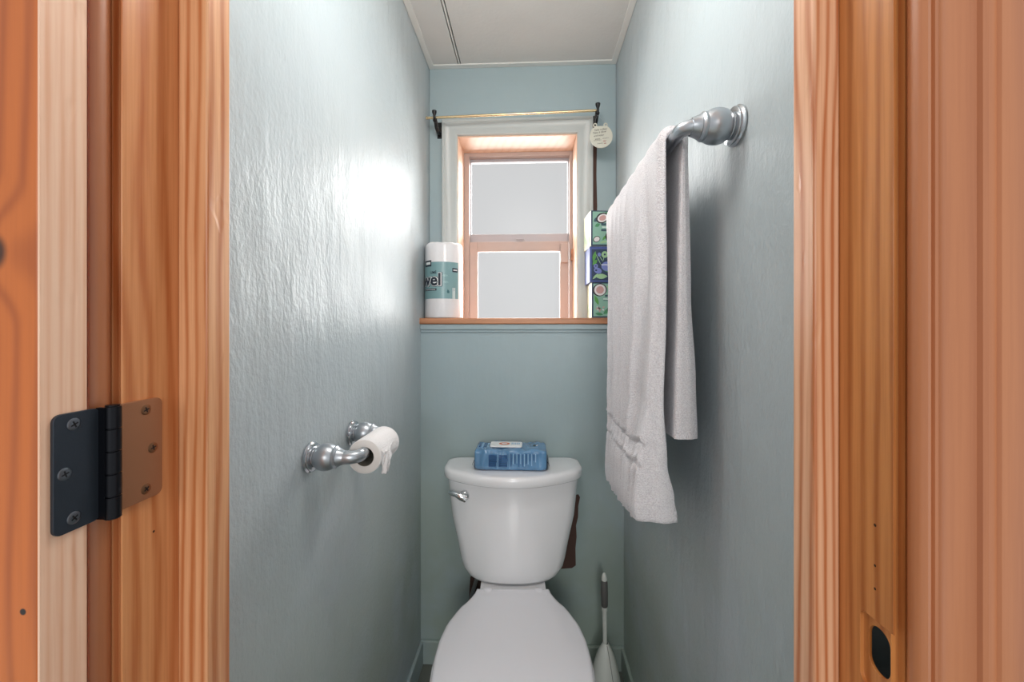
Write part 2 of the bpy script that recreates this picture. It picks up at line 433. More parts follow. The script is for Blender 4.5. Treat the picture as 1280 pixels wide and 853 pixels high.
def jamb_outline(xf, s):
    P = [(0, YF), (0, YJ), (0.018, YJ), (0.018, YF), (0.0085, YF), (0.0085, YF + 0.0055), (0.0014, YF + 0.0055), (0.0014, YF)]
    return [(xf + s * a, y) for a, y in P]
b = MB(); prof_prism(b, jamb_outline(JL, -1), 0, HEAD)
jl = struct(b.build('trim_7', M['jamb'], bevel=0.0012), 'pine hinge-side door jamb')
b = MB(); b.box(JL, SL, YS0, YS1, 0, HEAD - 0.03)
b.build('door_stop', M['stop'], jl, bevel=0.0018)

# right jamb with strike mortise cut in
def rrect(y0, y1, z0, z1, r, n=6):
    out = []
    for (cy, cz, a0) in ((y1 - r, z1 - r, 0), (y0 + r, z1 - r, PI / 2), (y0 + r, z0 + r, PI), (y1 - r, z0 + r, 1.5 * PI)):
        for i in range(n + 1):
            a = a0 + PI / 2 * i / n; out.append((cy + r * math.cos(a), cz + r * math.sin(a)))
    return out
b = MB(); prof_prism(b, jamb_outline(JR, 1), 0, HEAD)
jr = struct(b.build('trim_8', M['jamb_r']), 'pine strike-side door jamb')
def cut(o, outline, x0, x1):
    c = MB(); c.prism(outline, lambda y, z, d: (d, y, z), x0, x1); co = c.build('cutter', M['jamb_r'])
    md = o.modifiers.new('B', 'BOOLEAN'); md.object = co; md.operation = 'DIFFERENCE'; md.solver = 'EXACT'
    dg = bpy.context.evaluated_depsgraph_get(); dg.update()
    me = bpy.data.meshes.new_from_object(o.evaluated_get(dg))
    o.modifiers.remove(md); old = o.data; o.data = me; bpy.data.meshes.remove(old)
    bpy.data.objects.remove(co)
cut(jr, rrect(0.300, 0.3525, 0.893, 0.9525, 0.006), JR - 0.01, JR + 0.003)
cut(jr, rrect(0.3275, 0.3475, 0.908, 0.946, 0.0098), JR - 0.01, JR + 0.03)
cut(jr, rrect(0.3300, 0.372, 0.893, 0.962, 0.005), JR + 0.0055, JR + 0.03)
cut(wf, rrect(0.327, 0.375, 0.880, 0.975, 0.0098), JR, JR + 0.06)
bv = jr.modifiers.new('Bevel', 'BEVEL'); bv.width = 0.0008; bv.segments = 2; bv.limit_method = 'ANGLE'
b = MB(); b.box(SR, JR, YS0, YS1, 0, HEAD - 0.03)
b.build('door_stop', M['stop_r'], jr, bevel=0.0018)
b = MB(); b.box(JL - 0.018, JR + 0.018, YF, YJ, HEAD, HEAD + 0.018)
jh = struct(b.build('trim_9', M['jamb'], bevel=0.001), 'pine head jamb of the doorway')
b = MB(); b.box(JL, JR, YS0, YS1, HEAD - 0.03, HEAD); b.build('door_stop', M['stop'], jh, bevel=0.0015)

# casings (hall side) : moulded profile
def casing_profile(xin, s):
    P = [(0.0040, 0.0), (0.0018, 0.0012), (0.0004, 0.0040), (0.000, 0.0075), (0.0004, 0.0110), (0.0016, 0.0142), (0.0035, 0.0160), (0.0062, 0.0152), (0.0072, 0.0128), (0.0092, 0.0124), (0.0102, 0.0142), (0.0125, 0.0142),
         (0.0140, 0.0118), (0.022, 0.0104), (0.032, 0.0104), (0.0415, 0.0122), (0.0428, 0.0150), (0.0462, 0.0156), (0.0478, 0.0134), (0.0545, 0.0130),
         (0.0560, 0.0150), (0.0780, 0.0156), (0.0815, 0.0140), (0.0825, 0.0)]
    return [(xin + s * a, YF - 0.0005 - h) for a, h in P]
b = MB(); prof_prism(b, casing_profile(-0.3495, -1), 0, HEAD + 0.075)
struct(b.build('trim_10', M['casing'], smooth=50), 'moulded pine casing beside the hinge')
b = MB(); prof_prism(b, casing_profile(0.2885, 1), 0, HEAD + 0.075)
struct(b.build('trim_11', M['casing'], smooth=50), 'moulded pine casing right of the doorway')

# ------------------------------------------------------------------ door folded back against the hall wall
DX1, DY0, DY1 = -0.3455, 0.2665, 0.2965
dr = empty('door_1', (DX1, DY0, 0)); struct(dr, 'knotty pine door opened flat against the hall wall')
def child(o, root):
    """keep world placement of a mesh written in world coordinates"""
    o.parent = root
    o.matrix_parent_inverse = (Matrix.Translation(root.location) @ root.rotation_euler.to_matrix().to_4x4()).inverted()
    return o
b = MB(); b.box(DX1 - 0.61, DX1 - 0.0015, DY0, DY1, 0.008, 2.02, 0)
for z0, z1 in ((0.25, 1.0), (1.12, 1.9)):
    pass
child(b.build('door_panel', M['door_face'], None, bevel=0.0012), dr)
b = MB(); b.box(DX1 - 0.0015, DX1, DY0, DY1, 0.008, 2.02)
child(b.build('door_edge', M['door_edge'], None), dr)
# hinge
hz0, hz1 = 1.0385, 1.1275
hr = MB(); hr.prism(rrect(0.2725, 0.3045, hz0, hz1, 0.0055), lambda y, z, d: (d, y, z), DX1 + 0.0001, DX1 + 0.0026)
hinge = child(hr.build('hinge', M['hinge_dark'], None, bevel=0.0004), dr)
hinge['label'] = 'black door-side hinge leaf'
b = MB(); b.prism(rrect(0.313, 0.3560, hz0, hz1, 0.006), lambda y, z, d: (d, y, z), JL + 0.0001, JL + 0.0026)
lf = child(b.build('leaf', M['hinge_bronze'], None, bevel=0.0004), hinge); lf['label'] = 'bronze jamb-side hinge leaf'
b = MB(); bcx, bcy = -0.3375, 0.3085
for k in range(5):
    za = hz0 - 0.001 + k * (hz1 - hz0 + 0.002) / 5; zb = za + (hz1 - hz0 + 0.002) / 5 - 0.0007
    b.lathe([(0, 0.0050), (0.0004, 0.0056), (zb - za - 0.0004, 0.0056), (zb - za, 0.0050)], (bcx, bcy, za), (0, 0, 1), 24)
b.lathe([(0, 0.0046), (0.092, 0.0046)], (bcx, bcy, hz0 - 0.0015), (0, 0, 1), 16)
b.box(DX1 + 0.0005, bcx, 0.3025, 0.3060, hz0, hz1)
child(b.build('barrel', M['hinge_barrel'], None, smooth=40), hinge)
def screw(x, y, z, mat):
    b = MB(); b.lathe([(-0.0006, 0.0046), (0.0002, 0.0047), (0.0006, 0.0040), (0.0007, 0.0025)], (x, y, z), (1, 0, 0), 24)
    ang = random.uniform(0.2, 1.2)
    for a in (ang, ang + PI / 2):
        c, s = math.cos(a), math.sin(a); w, l = 0.0005, 0.0025
        pts = [(c * l - s * w, s * l + c * w), (-c * l - s * w, -s * l + c * w), (-c * l + s * w, -s * l - c * w), (c * l + s * w, s * l - c * w)]
        b.prism(pts, lambda p, q, d: (x + d, y + p, z + q), 0.0003, 0.00085, 1)
    child(b.build('screw', [mat, M['black']], None, smooth=30), hinge)
for y, z in ((0.2855, 1.1185), (0.2795, 1.0830), (0.2855, 1.0480)): screw(DX1 + 0.0026, y, z, M['screw_dark'])
for y, z in ((0.3400, 1.1185), (0.3465, 1.0830), (0.3400, 1.0480)): screw(JL + 0.0026, y, z, M['screw_bronze'])

# ------------------------------------------------------------------ window
win = empty('window_1', (-0.048, YUP, 1.19)); struct(win, 'narrow double-hung window with frosted panes')
LX0, LX1, LZ1 = -0.2745, 0.179, 1.932
b = MB()   # liner boards
b.box(OX0, LX0, YUP - 0.0005, 1.70, OZ0, OZ1); b.box(LX1, OX1, YUP - 0.0005, 1.70, OZ0, OZ1)
b.box(LX0, LX1, YUP - 0.0005, 1.70, LZ1, OZ1); b.box(LX0, LX1, YUP, 1.70, OZ0 - 0.0, OZ0 + 0.006)
child(b.build('liner', M['liner'], None, bevel=0.0015), win)
# casing: mitred moulding path
CP = [(0.0, 0.0), (0.0, 0.006), (0.003, 0.010), (0.010, 0.0115), (0.020, 0.0105), (0.030, 0.0120), (0.044, 0.0165), (0.0475, 0.0195), (0.055, 0.0200), (0.058, 0.0185), (0.059, 0.0)]
ix0, ix1, iz1 = -0.2770, 0.1815, 1.9365
loops = []
for (cx, cz, dx, dz) in ((ix0, ZSILL, -1, 0), (ix0, iz1, -1, 1), (ix1, iz1, 1, 1), (ix1, ZSILL, 1, 0)):
    loops.append([(cx + dx * a, YUP - 0.0005 - h, cz + dz * a) for a, h in CP])
b = MB(); b.loft(loops)
child(b.build('casing', M['cas_paint'], None, smooth=30), win)
# outer vinyl frame
def frame(b, x0, x1, z0, z1, l, r, bt, t, y0, y1, mi=0):
    b.box(x0, x0 + l, y0, y1, z0, z1, mi); b.box(x1 - r, x1, y0, y1, z0, z1, mi)
    b.box(x0 + l, x1 - r, y0, y1, z1 - t, z1, mi); b.box(x0 + l, x1 - r, y0, y1, z0, z0 + bt, mi)
b = MB(); frame(b, LX0, LX1, OZ0 + 0.006, LZ1, 0.022, 0.013, 0.012, 0.016, 1.665, 1.74)
child(b.build('frame', M['almond'], None, bevel=0.0012), win)
b = MB(); frame(b, -0.2525, 0.166, 1.562, 1.916, 0.004, 0.004, 0.034, 0.013, 1.694, 1.712)
b.box(-0.235, 0.150, 1.690, 1.694, 1.904, 1.9065)
us = child(b.build('upper_sash', M['almond_grey'], None, bevel=0.001), win)
b = MB(); b.box(-0.249, 0.162, 1.7015, 1.7045, 1.594, 1.904); child(b.build('pane', M['pane'], None), us)
b = MB(); frame(b, -0.2515, 0.164, OZ0 + 0.018, 1.558, 0.034, 0.037, 0.022, 0.041, 1.668, 1.690)
ls = child(b.build('lower_sash', M['almond'], None, bevel=0.0015), win)
b = MB(); b.box(-0.2185, 0.128, 1.6775, 1.6805, 1.229, 1.518); child(b.build('pane', M['pane'], None), ls)
b = MB(); b.box(-0.072, -0.024, 1.676, 1.694, 1.5605, 1.566); b.lathe([(0, 0.010), (0.004, 0.009), (0.007, 0.006)], (-0.048, 1.684, 1.566), (0, 0, 1), 16)
b.box(-0.056, -0.020, 1.672, 1.680, 1.567, 1.5715)
child(b.build('latch', M['almond_grey'], None, bevel=0.001), ls)
b = MB(); b.box(0.129, 0.160, 1.652, 1.669, 1.467, 1.545); child(b.build('sash_stop', M['almond'], None, bevel=0.002), ls)
b = MB(); b.box(0.1715, 0.1785, 1.640, 1.664, 1.475, 1.520); child(b.build('catch', M['sill'], None, bevel=0.001), win)

# ------------------------------------------------------------------ curtain rod and brackets
rz0, rz1 = 1.968, 1.981
b = MB(); n = 12
b.tube([(-0.3730 + 0.622 * i / n, 1.450, rz0 + (rz1 - rz0) * i / n) for i in range(n + 1)], 0.0045, 16)
b.lathe([(0, 0.0045), (0.001, 0.0055), (0.006, 0.0055), (0.007, 0.0042)], (-0.3735, 1.450, rz0), (-1, 0, 0), 16)
ro = to_local(b.build('curtain_rod', M['brass'], None, smooth=40), (-0.062, 1.45, 1.974))
tag(ro, 'thin brass curtain rod with no curtain above the window', 'curtain rod')
def bracket(x, zr, label):
    root = empty('curtain_bracket', (x, YUP, zr)); tag(root, label, 'bracket', 'black curtain rod brackets')
    b = MB(); b.box(-0.009, 0.009, -0.003, 0, -0.040, 0.022); b.build('wall_plate', M['black'], root, bevel=0.001)
    b = MB()
    b.tube([(0, -0.002, -0.020), (0, -0.025, -0.028), (0, -0.050, -0.022), (0, -0.066, -0.010), (0, -0.0795, -0.0085)], [0.008, 0.0072, 0.0072, 0.0072, 0.008], 12)
    b.build('arm', M['black'], root, smooth=60)
    b = MB()
    path = [(0, -0.080 + 0.0085 * math.cos(a), 0.0085 * math.sin(a)) for a in [math.radians(d) for d in range(-20, -201, -20)]]
    path.append((0, -0.0885, 0.014)); path.append((0, -0.0885, 0.020))
    b.tube(path, [0.0046] * (len(path) - 2) + [0.0085, 0.0088], 12)
    b.build('hook', M['black'], root, smooth=60)
    return root
bracket(-0.347, rz0 + 0.0006, 'black curtain rod bracket at the rod end near the left wall')
bracket(0.2455, rz1 - 0.0001, 'black curtain rod bracket above the round hanging sign')

# round sign hanging from the bracket
sg = empty('hanging_sign', (0.2545, 1.428, 1.876))
tag(sg, 'small round cream sign with handwriting hanging from the curtain bracket', 'sign')
b = MB(); pts = []
for i in range(40):
    a = 2 * PI * i / 40; z = 0.0415 * math.sin(a)
    pts.append((0.0405 * math.cos(a), min(z, 0.036)))
b.prism(pts, lambda x, z, d: (x, d, z), -0.002, 0.002)
disc = b.build('disc', M['cream'], sg, bevel=0.0008)
for cx in (-0.021, 0.016):
    b = MB(); b.tube([(cx + 0.0055 * math.cos(t), 0, 0.0405 + 0.0055 * math.sin(t)) for t in [2 * PI * i / 16 for i in range(17)]], 0.0022, 8)
    b.build('loop', M['cream'], sg, smooth=60)
b = MB()
b.tube([(-0.021, 0, 0.045), (-0.018, 0.010, 0.065), (-0.009, 0.0215, 0.088)], 0.0004, 6)
b.tube([(0.016, 0, 0.045), (0.008, 0.010, 0.066), (-0.009, 0.0215, 0.088)], 0.0004, 6)
b.build('wire', M['nickel'], sg, smooth=60)
b = MB()
for s, x, z, sz, mi in (('Take it Easy', -0.026, 0.018, 0.0095, 0), ('Take it Slow', -0.031, 0.008, 0.0095, 0), ('and enjoy', -0.026, -0.002, 0.009, 0), ('every', -0.022, -0.013, 0.008, 0), ('day', 0.006, -0.020, 0.008, 1)):
    V, F = text_shape(s, sz, 0.0001, 0.3)
    b.add([(x + p, -0.0022, z + q + p * 0.12) for p, q in V], F, mi)
def scrib(z, x0, x1, mi):
    n = 26
    b.tube([(x0 + (x1 - x0) * i / n, -0.0022, z + 0.12 * (x1 - x0) * i / n + 0.0016 * math.sin(i * 2.1) + 0.0006 * math.sin(i * 5)) for i in range(n + 1)], 0.00035, 5, mi)
scrib(-0.0085, 0.004, 0.026, 0); scrib(-0.016, -0.026, 0.0, 0); scrib(-0.027, -0.014, 0.006, 0); scrib(-0.026, 0.010, 0.018, 1)
b.build('handwriting', [M['pencil'], M['red']], disc, fixn=False)

# ------------------------------------------------------------------ toilet
TX, TY = -0.0537, 1.31
to = empty('toilet', (TX, TY, 0), math.radians(2.2)); tag(to, 'white two-piece toilet with closed lid below the window', 'toilet')
def dloop(hw, yb, yf, bow, rr, rf, z, nf=10, nc=5):
    """closed outline: back edge straight, front bowed; local coords"""
    base = []
    def corner(cx, cy, r, a0):
        for i in range(nc + 1):
            a = a0 + PI / 2 * i / nc; base.append((cx + r * math.cos(a), cy + r * math.sin(a)))
    corner(hw - rr, yb - rr, rr, 0); corner(-hw + rr, yb - rr, rr, PI / 2)
    corner(-hw + rf, yf + rf, rf, PI)
    for i in range(1, nf): base.append((-hw + rf + (2 * hw - 2 * rf) * i / nf, yf))
    corner(hw - rf, yf + rf, rf, 1.5 * PI)
    out = []
    for x, y in base:
        w = (yb - y) / (yb - yf)
        out.append((x, y - bow * (1 - (x / hw) ** 2) * max(0, w), z))
    return out
# tank
st = [(0.712, .214, -.038, .058), (0.66, .2085, -.038, .056), (0.586, .200, -.040, .054), (0.50, .180, -.044, .050), (0.456, .171, -.048, .046), (0.430, .164, -.050, .044), (0.411, .154, -.054, .042), (0.402, .142, -.056, .034), (0.398, .124, -.050, .028)]
b = MB(); b.loft([dloop(hw, 0.085, yf + 0.008, bow, 0.03, 0.03 if i < 6 else 0.04, z) for i, (z, hw, yf, bow) in enumerate(st)])
b.build('tank', M['porcelain'], to, smooth=50)
b = MB(); hw, yb, yf, bow = 0.226, 0.088, -0.036, 0.086
L = []
for z, ins in ((0.7125, 0.006), (0.7125, 0.0025), (0.716, 0.0), (0.734, 0.0), (0.740, 0.002), (0.7435, 0.007), (0.745, 0.016)):
    L.append(dloop(hw - ins, yb - ins, yf + ins, bow, 0.035, 0.035, z, nf=16, nc=7))
b.loft(L)
b.build('tank_lid', M['porcelain'], to, smooth=60)
# lever
lv = MB(); lx, ly, lz = -0.152, -0.070, 0.669
lv.lathe([(0, 0.014), (0.002, 0.016), (0.008, 0.016), (0.013, 0.013), (0.016, 0.007)], (lx, ly + 0.012, lz), (0, -1, 0), 24)
lv.tube([(lx + 0.004, ly - 0.006, lz - 0.001), (lx - 0.010, ly - 0.012, lz + 0.005), (lx - 0.024, ly - 0.010, lz + 0.010), (lx - 0.040, ly - 0.005, lz + 0.013), (lx - 0.047, ly - 0.002, lz + 0.014)], [0.0145, 0.0115, 0.0075, 0.0080, 0.004], 16)
lv.build('flush_lever', M['chrome'], to, smooth=60)
# seat outline from measured half widths
HW = [(1.188, .108), (1.165, .113), (1.144, .123), (1.10, .152), (1.042, .1745), (.988, .1835), (.94, .1850), (.87, .1800), (.80, .162), (.75, .135), (.718, .100), (.703, .062), (.697, .028)]
def hw_at(y):
    for (a, wa), (c, wc) in zip(HW, HW[1:]):
        if c <= y <= a:
            t = (a - y) / (a - c); t2 = t * t * (3 - 2 * t) * 0.25 + t * 0.75
            return wa + (wc - wa) * t2
    return HW[-1][1]
ys = []
n = 34
for i in range(n + 1):
    t = i / n; ys.append(1.188 + (0.697 - 1.188) * (1 - (1 - t) ** 1.35))
def seat_loop(z, ins=0.0, grow=0.0):
    R = []
    c = (0, 0.98)
    for sgn in (1, -1):
        rng = ys if sgn == 1 else list(reversed(ys))
        for y in rng:
            w = hw_at(y) + grow
            yy = y - (grow if y < 0.95 else 0)
            # inset toward centre
            x = w * sgn; d = Vector((x, yy - 0.96)); l = d.length
            k = (l - ins) / l
            R.append((x * k, 0.96 + (yy - 0.96) * k - TY, z))
    return R
b = MB(); b.loft([seat_loop(.4000, .004), seat_loop(.4035, 0), seat_loop(.4125, 0), seat_loop(.4165, .003), seat_loop(.4185, .010), seat_loop(.4190, .026), seat_loop(.4205, .034), seat_loop(.4215, .060), seat_loop(.4225, .11)])
b.build('seat_lid', M['seat_plastic'], to, smooth=60)
b = MB(); b.loft([seat_loop(.3845, .002, .004), seat_loop(.388, -.0, .005), seat_loop(.395, 0, .005), seat_loop(.3985, .003, .005)])
b.build('seat', M['seat_plastic'], to, smooth=60)
# bowl + pedestal + deck
def bowl_loop(z, sx, y0, y1, n=40):
    R = []
    cy = (y0 + y1) / 2; ry = (y1 - y0) / 2
    for i in range(n):
        a = 2 * PI * i / n; x = math.cos(a); y = math.sin(a)
        px = sx * math.copysign(abs(x) ** 0.85, x) * (1.0 if y < 0 else 1 - 0.32 * y ** 2); R.append((px, cy + ry * y - TY, z))
    return R
b = MB(); b.loft([bowl_loop(.3845, .182, .703, 1.20), bowl_loop(.372, .188, .698, 1.22), bowl_loop(.34, .183, .71, 1.24), bowl_loop(.29, .160, .75, 1.26), bowl_loop(.22, .128, .80, 1.27), bowl_loop(.14, .112, .83, 1.28), bowl_loop(.06, .112, .82, 1.30), bowl_loop(.015, .122, .80, 1.31), bowl_loop(0, .124, .80, 1.31)])
b.loft([dloop(.100, 0.075, -0.14, 0.0, .02, .02, z) for z in (.20, .3965)])
b.build('bowl', M['porcelain'], to, smooth=50)
for s in (-1, 1):
    b = MB(); b.lathe([(0, .012), (.012, .013), (.020, .012), (.022, .008)], (s * 0.075, 1.178 - TY, .3985), (0, 0, 1), 20)
    b.build('seat_hinge', M['seat_plastic'], to, smooth=50)
b = MB(); b.tube([(-0.115, 0.055, 0.42), (-0.120, 0.055, 0.35), (-0.145, 0.05, 0.27), (-0.150, 0.055, 0.20), (-0.140, 0.070, 0.16), (-0.135, 0.0985, 0.155)], 0.0065, 12)
b.lathe([(0, .016), (.004, .016), (.006, .010), (.03, .010)], (-0.135, 0.0995, 0.155), (0, -1, 0), 16)
b.build('supply_hose', M['hose'], to, smooth=60)

# ------------------------------------------------------------------ wipes packet on the tank lid
wp = empty('wipes_packet', (-0.0590, 1.300, 0.7452), math.radians(-0.5)); tag(wp, 'blue soft packet of wipes lying on the toilet tank', 'wipes packet')
def pillow(w, d, h, nu=64, nv=18, nh=10):
    """closed pillowy box, returns grid loops"""
    loops = []
    for i in range(nu + 1):
        t = i / nu; x = -w / 2 + w * t
        e = min(1.0, (min(t, 1 - t) / 0.10)); e = math.sin(e * PI / 2) ** 0.55 if e < 1 else 1
        hh = h * (0.86 + 0.14 * e) ; dd = d * (0.93 + 0.07 * e)
        L = []
        m = 72
        for j in range(m):
            a = 2 * PI * j / m; c, s = math.cos(a), math.sin(a)
            p = 0.28
            y = math.copysign(abs(c) ** p, c) * dd / 2; z = math.copysign(abs(s) ** p, s) * hh / 2
            nz = mnoise.noise(Vector((x * 38, y * 30, z * 46))) * 0.0070 + mnoise.noise(Vector((x * 90, y * 60, z * 20 + 4))) * 0.0034
            if z > -hh * 0.45: y += nz * (1 if y > 0 else -1); z += nz * 0.6
            L.append((x, y, z + h / 2))
        loops.append(L)
    return loops
W, D, H = 0.226, 0.112, 0.066
b = MB(); b.loft(pillow(W, D, H)); b.build('packet_body', M['wipe_blue'], wp, smooth=180)
yf = -D / 2
b = MB()
b.prism(rrect(-0.068, 0.036, -0.030, 0.022, 0.008), lambda x, y, d: (x, y, d), H + 0.0010, H + 0.0062)
fl = b.build('flip_lid', M['white'], wp, bevel=0.0015)
b = MB(); zt = H + 0.0065
b.add([(x, y, zt) for x, y in ell(-0.022, -0.004, 0.018, 0.013)], [tuple(range(20))], 0)
b.add([(x, y, zt + 0.0002) for x, y in ell(-0.022, -0.004, 0.010, 0.006)], [tuple(range(20))], 1)
for k in range(5): b.box(0.001 + k * 0.0058, 0.0045 + k * 0.0058, -0.012, 0.008, zt - 0.0001, zt + 0.0001, 2)
b.build('print', [M['orange'], M['white'], M['wipe_light']], fl, fixn=False)
b = MB()
# front printing: darker text blocks and light drips
def fr(x0, x1, z0, z1, mi, off=0.0): b.box(x0, x1, yf - 0.0048 - off, yf + 0.004, z0, z1, mi)
for x0, x1 in ((-0.068, -0.042), (-0.036, -0.006)):
    for q in range(9): fr(x0, x1 - random.uniform(0, 0.004), 0.016 + q * 0.0042, 0.0184 + q * 0.0042, 0)
for q in range(14):
    x = 0.002 + q * 0.0058; hh = random.uniform(0.018, 0.040); fr(x, x + random.uniform(0.002, 0.0035), 0.056 - hh, 0.056, q % 2 * 1)
for x in (-0.039, -0.002): fr(x - 0.0006, x + 0.0006, 0.010, 0.057, 1)
b.prism([(0.070, 0.040), (0.074, 0.055), (0.080, 0.055), (0.076, 0.040)], lambda x, z, d: (x, -0.002 + (z - 0.047) * 1.0, H + 0.0012 + d), 0, 0.0008, 2)
b.prism([(0.080, 0.042), (0.083, 0.052), (0.087, 0.052), (0.084, 0.042)], lambda x, z, d: (x, -0.002 + (z - 0.047) * 1.0, H + 0.0012 + d), 0, 0.0008, 3)
for q in range(4): b.box(-0.104 + q * 0.009, -0.099 + q * 0.009, -0.02, 0.02, H - 0.002, H + 0.0012, q % 2)
b.build('packet_print', [M['wipe_dark'], M['wipe_light'], M['black'], M['white']], wp, fixn=False)
for s in (-1, 1):
    b = MB(); xo = s * W / 2
    b.loft([[(xo - s * 0.001, y, z) for y, z in ((-0.048, 0.003), (-0.048, 0.060), (0.048, 0.060), (0.048, 0.003))],
            [(xo + s * 0.004, y, z) for y, z in ((-0.040, 0.008), (-0.030, 0.036), (0.030, 0.036), (0.040, 0.008))]])
    b.loft([[(xo + s * 0.002, y, z) for y, z in ((-0.045, 0.030), (-0.045, 0.033), (0.045, 0.033), (0.045, 0.030))],
            [(xo + s * 0.009, y, z) for y, z in ((-0.045, 0.014), (-0.045, 0.0165), (0.045, 0.0165), (0.045, 0.014))]])
    b.build('end_seal', M['wipe_end'], wp)

# ------------------------------------------------------------------ paper towel roll on the shelf
px, py, pr, ph = -0.3155, 1.4630, 0.0695, 0.273
pt = empty('paper_towel_roll', (px, py, ZSILL)); tag(pt, 'wrapped paper towel roll with teal label standing on window shelf', 'paper towels')
b = MB(); prof = [(0.0, pr - 0.006), (0.002, pr - 0.001), (0.006, pr), (ph - 0.012, pr), (ph - 0.005, pr - 0.003), (ph - 0.001, pr - 0.010), (ph + 0.000, pr - 0.024), (ph - 0.004, 0.030), (ph - 0.012, 0.018)]
loops = []
for z, r in prof:
    L = []
    for i in range(72):
        a = 2 * PI * i / 72
        w = 1.0
        dz = 0.0
        if z > ph - 0.02: dz = 0.004 * mnoise.noise(Vector((math.cos(a) * 3, math.sin(a) * 3, z * 10))) ; w = 1 - 0.03 * abs(mnoise.noise(Vector((math.cos(a) * 5, math.sin(a) * 5, 2))))
        L.append((r * w * math.cos(a), r * w * math.sin(a), z + dz))
    loops.append(L)
b.loft(loops); b.build('roll', M['film'], pt, smooth=60)
def cyl(s, z, off): 
    a = s / pr; return ((pr + off) * math.sin(a), -(pr + off) * math.cos(a), z)
def cyl_poly(b, pts, off, mi, cuts=0):
    # fan of polygon on cylinder - subdivide horizontally by strips when wide
    b.add([cyl(p, q, off) for p, q in pts], [tuple(range(len(pts)))], mi)
def cyl_rect(b, s0, s1, z0, z1, off, mi, n=None):
    n = n or max(1, int(abs(s1 - s0) / 0.004)); V = []; F = []
    for i in range(n + 1):
        s = s0 + (s1 - s0) * i / n; V += [cyl(s, z0, off), cyl(s, z1, off)]
    for i in range(n): F.append((2 * i, 2 * i + 2, 2 * i + 3, 2 * i + 1))
    b.add(V, F, mi)
lz0, lz1 = 1.299 - ZSILL, 1.4295 - ZSILL
b = MB(); cyl_rect(b, -0.150, 0.070, lz0, lz1, 0.0006, 0)
def ctext(s, sz, s_right, z, off, mi, bold):
    V, F = text_shape(s, sz, bold, 0, 'RIGHT', 1.0, 2)
    b.add([cyl(s_right + p, z + q, off) for p, q in V], F, mi)
tb = 1.347 - ZSILL
ctext('owel', 0.060, 0.0075, tb - 0.0005, 0.0009, 1, 0.0050)
ctext('owel', 0.060, 0.0060, tb, 0.0012, 2, 0.0036)
ctext('owel', 0.060, 0.0050, tb, 0.0015, 3, 0.0016)
ctext('UM\u00c9', 0.013, -0.012, tb + 0.0405, 0.0012, 3, 0.0002)
cyl_rect(b, -0.070, -0.012, 1.3275 - ZSILL, 1.3355 - ZSILL, 0.0012, 3); cyl_rect(b, -0.064, -0.016, 1.3307 - ZSILL, 1.3322 - ZSILL, 0.0015, 2)
cyl_rect(b, -0.070, -0.033, 1.414 - ZSILL, 1.436 - ZSILL, 0.0012, 3); cyl_rect(b, -0.062, -0.037, 1.421 - ZSILL, 1.430 - ZSILL, 0.0015, 2)
cyl_rect(b, 0.0440, 0.0665, 1.394 - ZSILL, 1.4085 - ZSILL, 0.0012, 3); cyl_rect(b, 0.0475, 0.0635, 1.3995 - ZSILL, 1.4035 - ZSILL, 0.0015, 2)
cyl_poly(b, [(0.027, 1.318 - ZSILL), (0.024, 1.323 - ZSILL), (0.0275, 1.333 - ZSILL), (0.033, 1.325 - ZSILL), (0.033, 1.319 - ZSILL)], 0.0012, 4)
for s0 in (0.045, 0.052): cyl_rect(b, s0, s0 + 0.0028, 1.297 - ZSILL, 1.338 - ZSILL, 0.0012, 2)
cyl_rect(b, 0.048, 0.0515, 1.300 - ZSILL, 1.326 - ZSILL, 0.0012, 5)
for (cx, cz) in ((0.018, 1.375), (0.020, 1.352)):
    for k in range(3):
        r = 0.004 + 0.0035 * k
        pts = [(cx + r * math.cos(t), cz - ZSILL + r * 0.7 * math.sin(t)) for t in [0.3 + 2.4 * i / 8 for i in range(9)]]
        for (p0, q0), (p1, q1) in zip(pts, pts[1:]):
            b.add([cyl(p0, q0, .0012), cyl(p1, q1, .0012), cyl(p1, q1 + .0011, .0012), cyl(p0, q0 + .0011, .0012)], [(0, 1, 2, 3)], 5)
b.build('label_band', [M['teal'], M['ink'], M['white'], M['ink'], M['teal_dark'], M['teal_light']], pt, fixn=False)

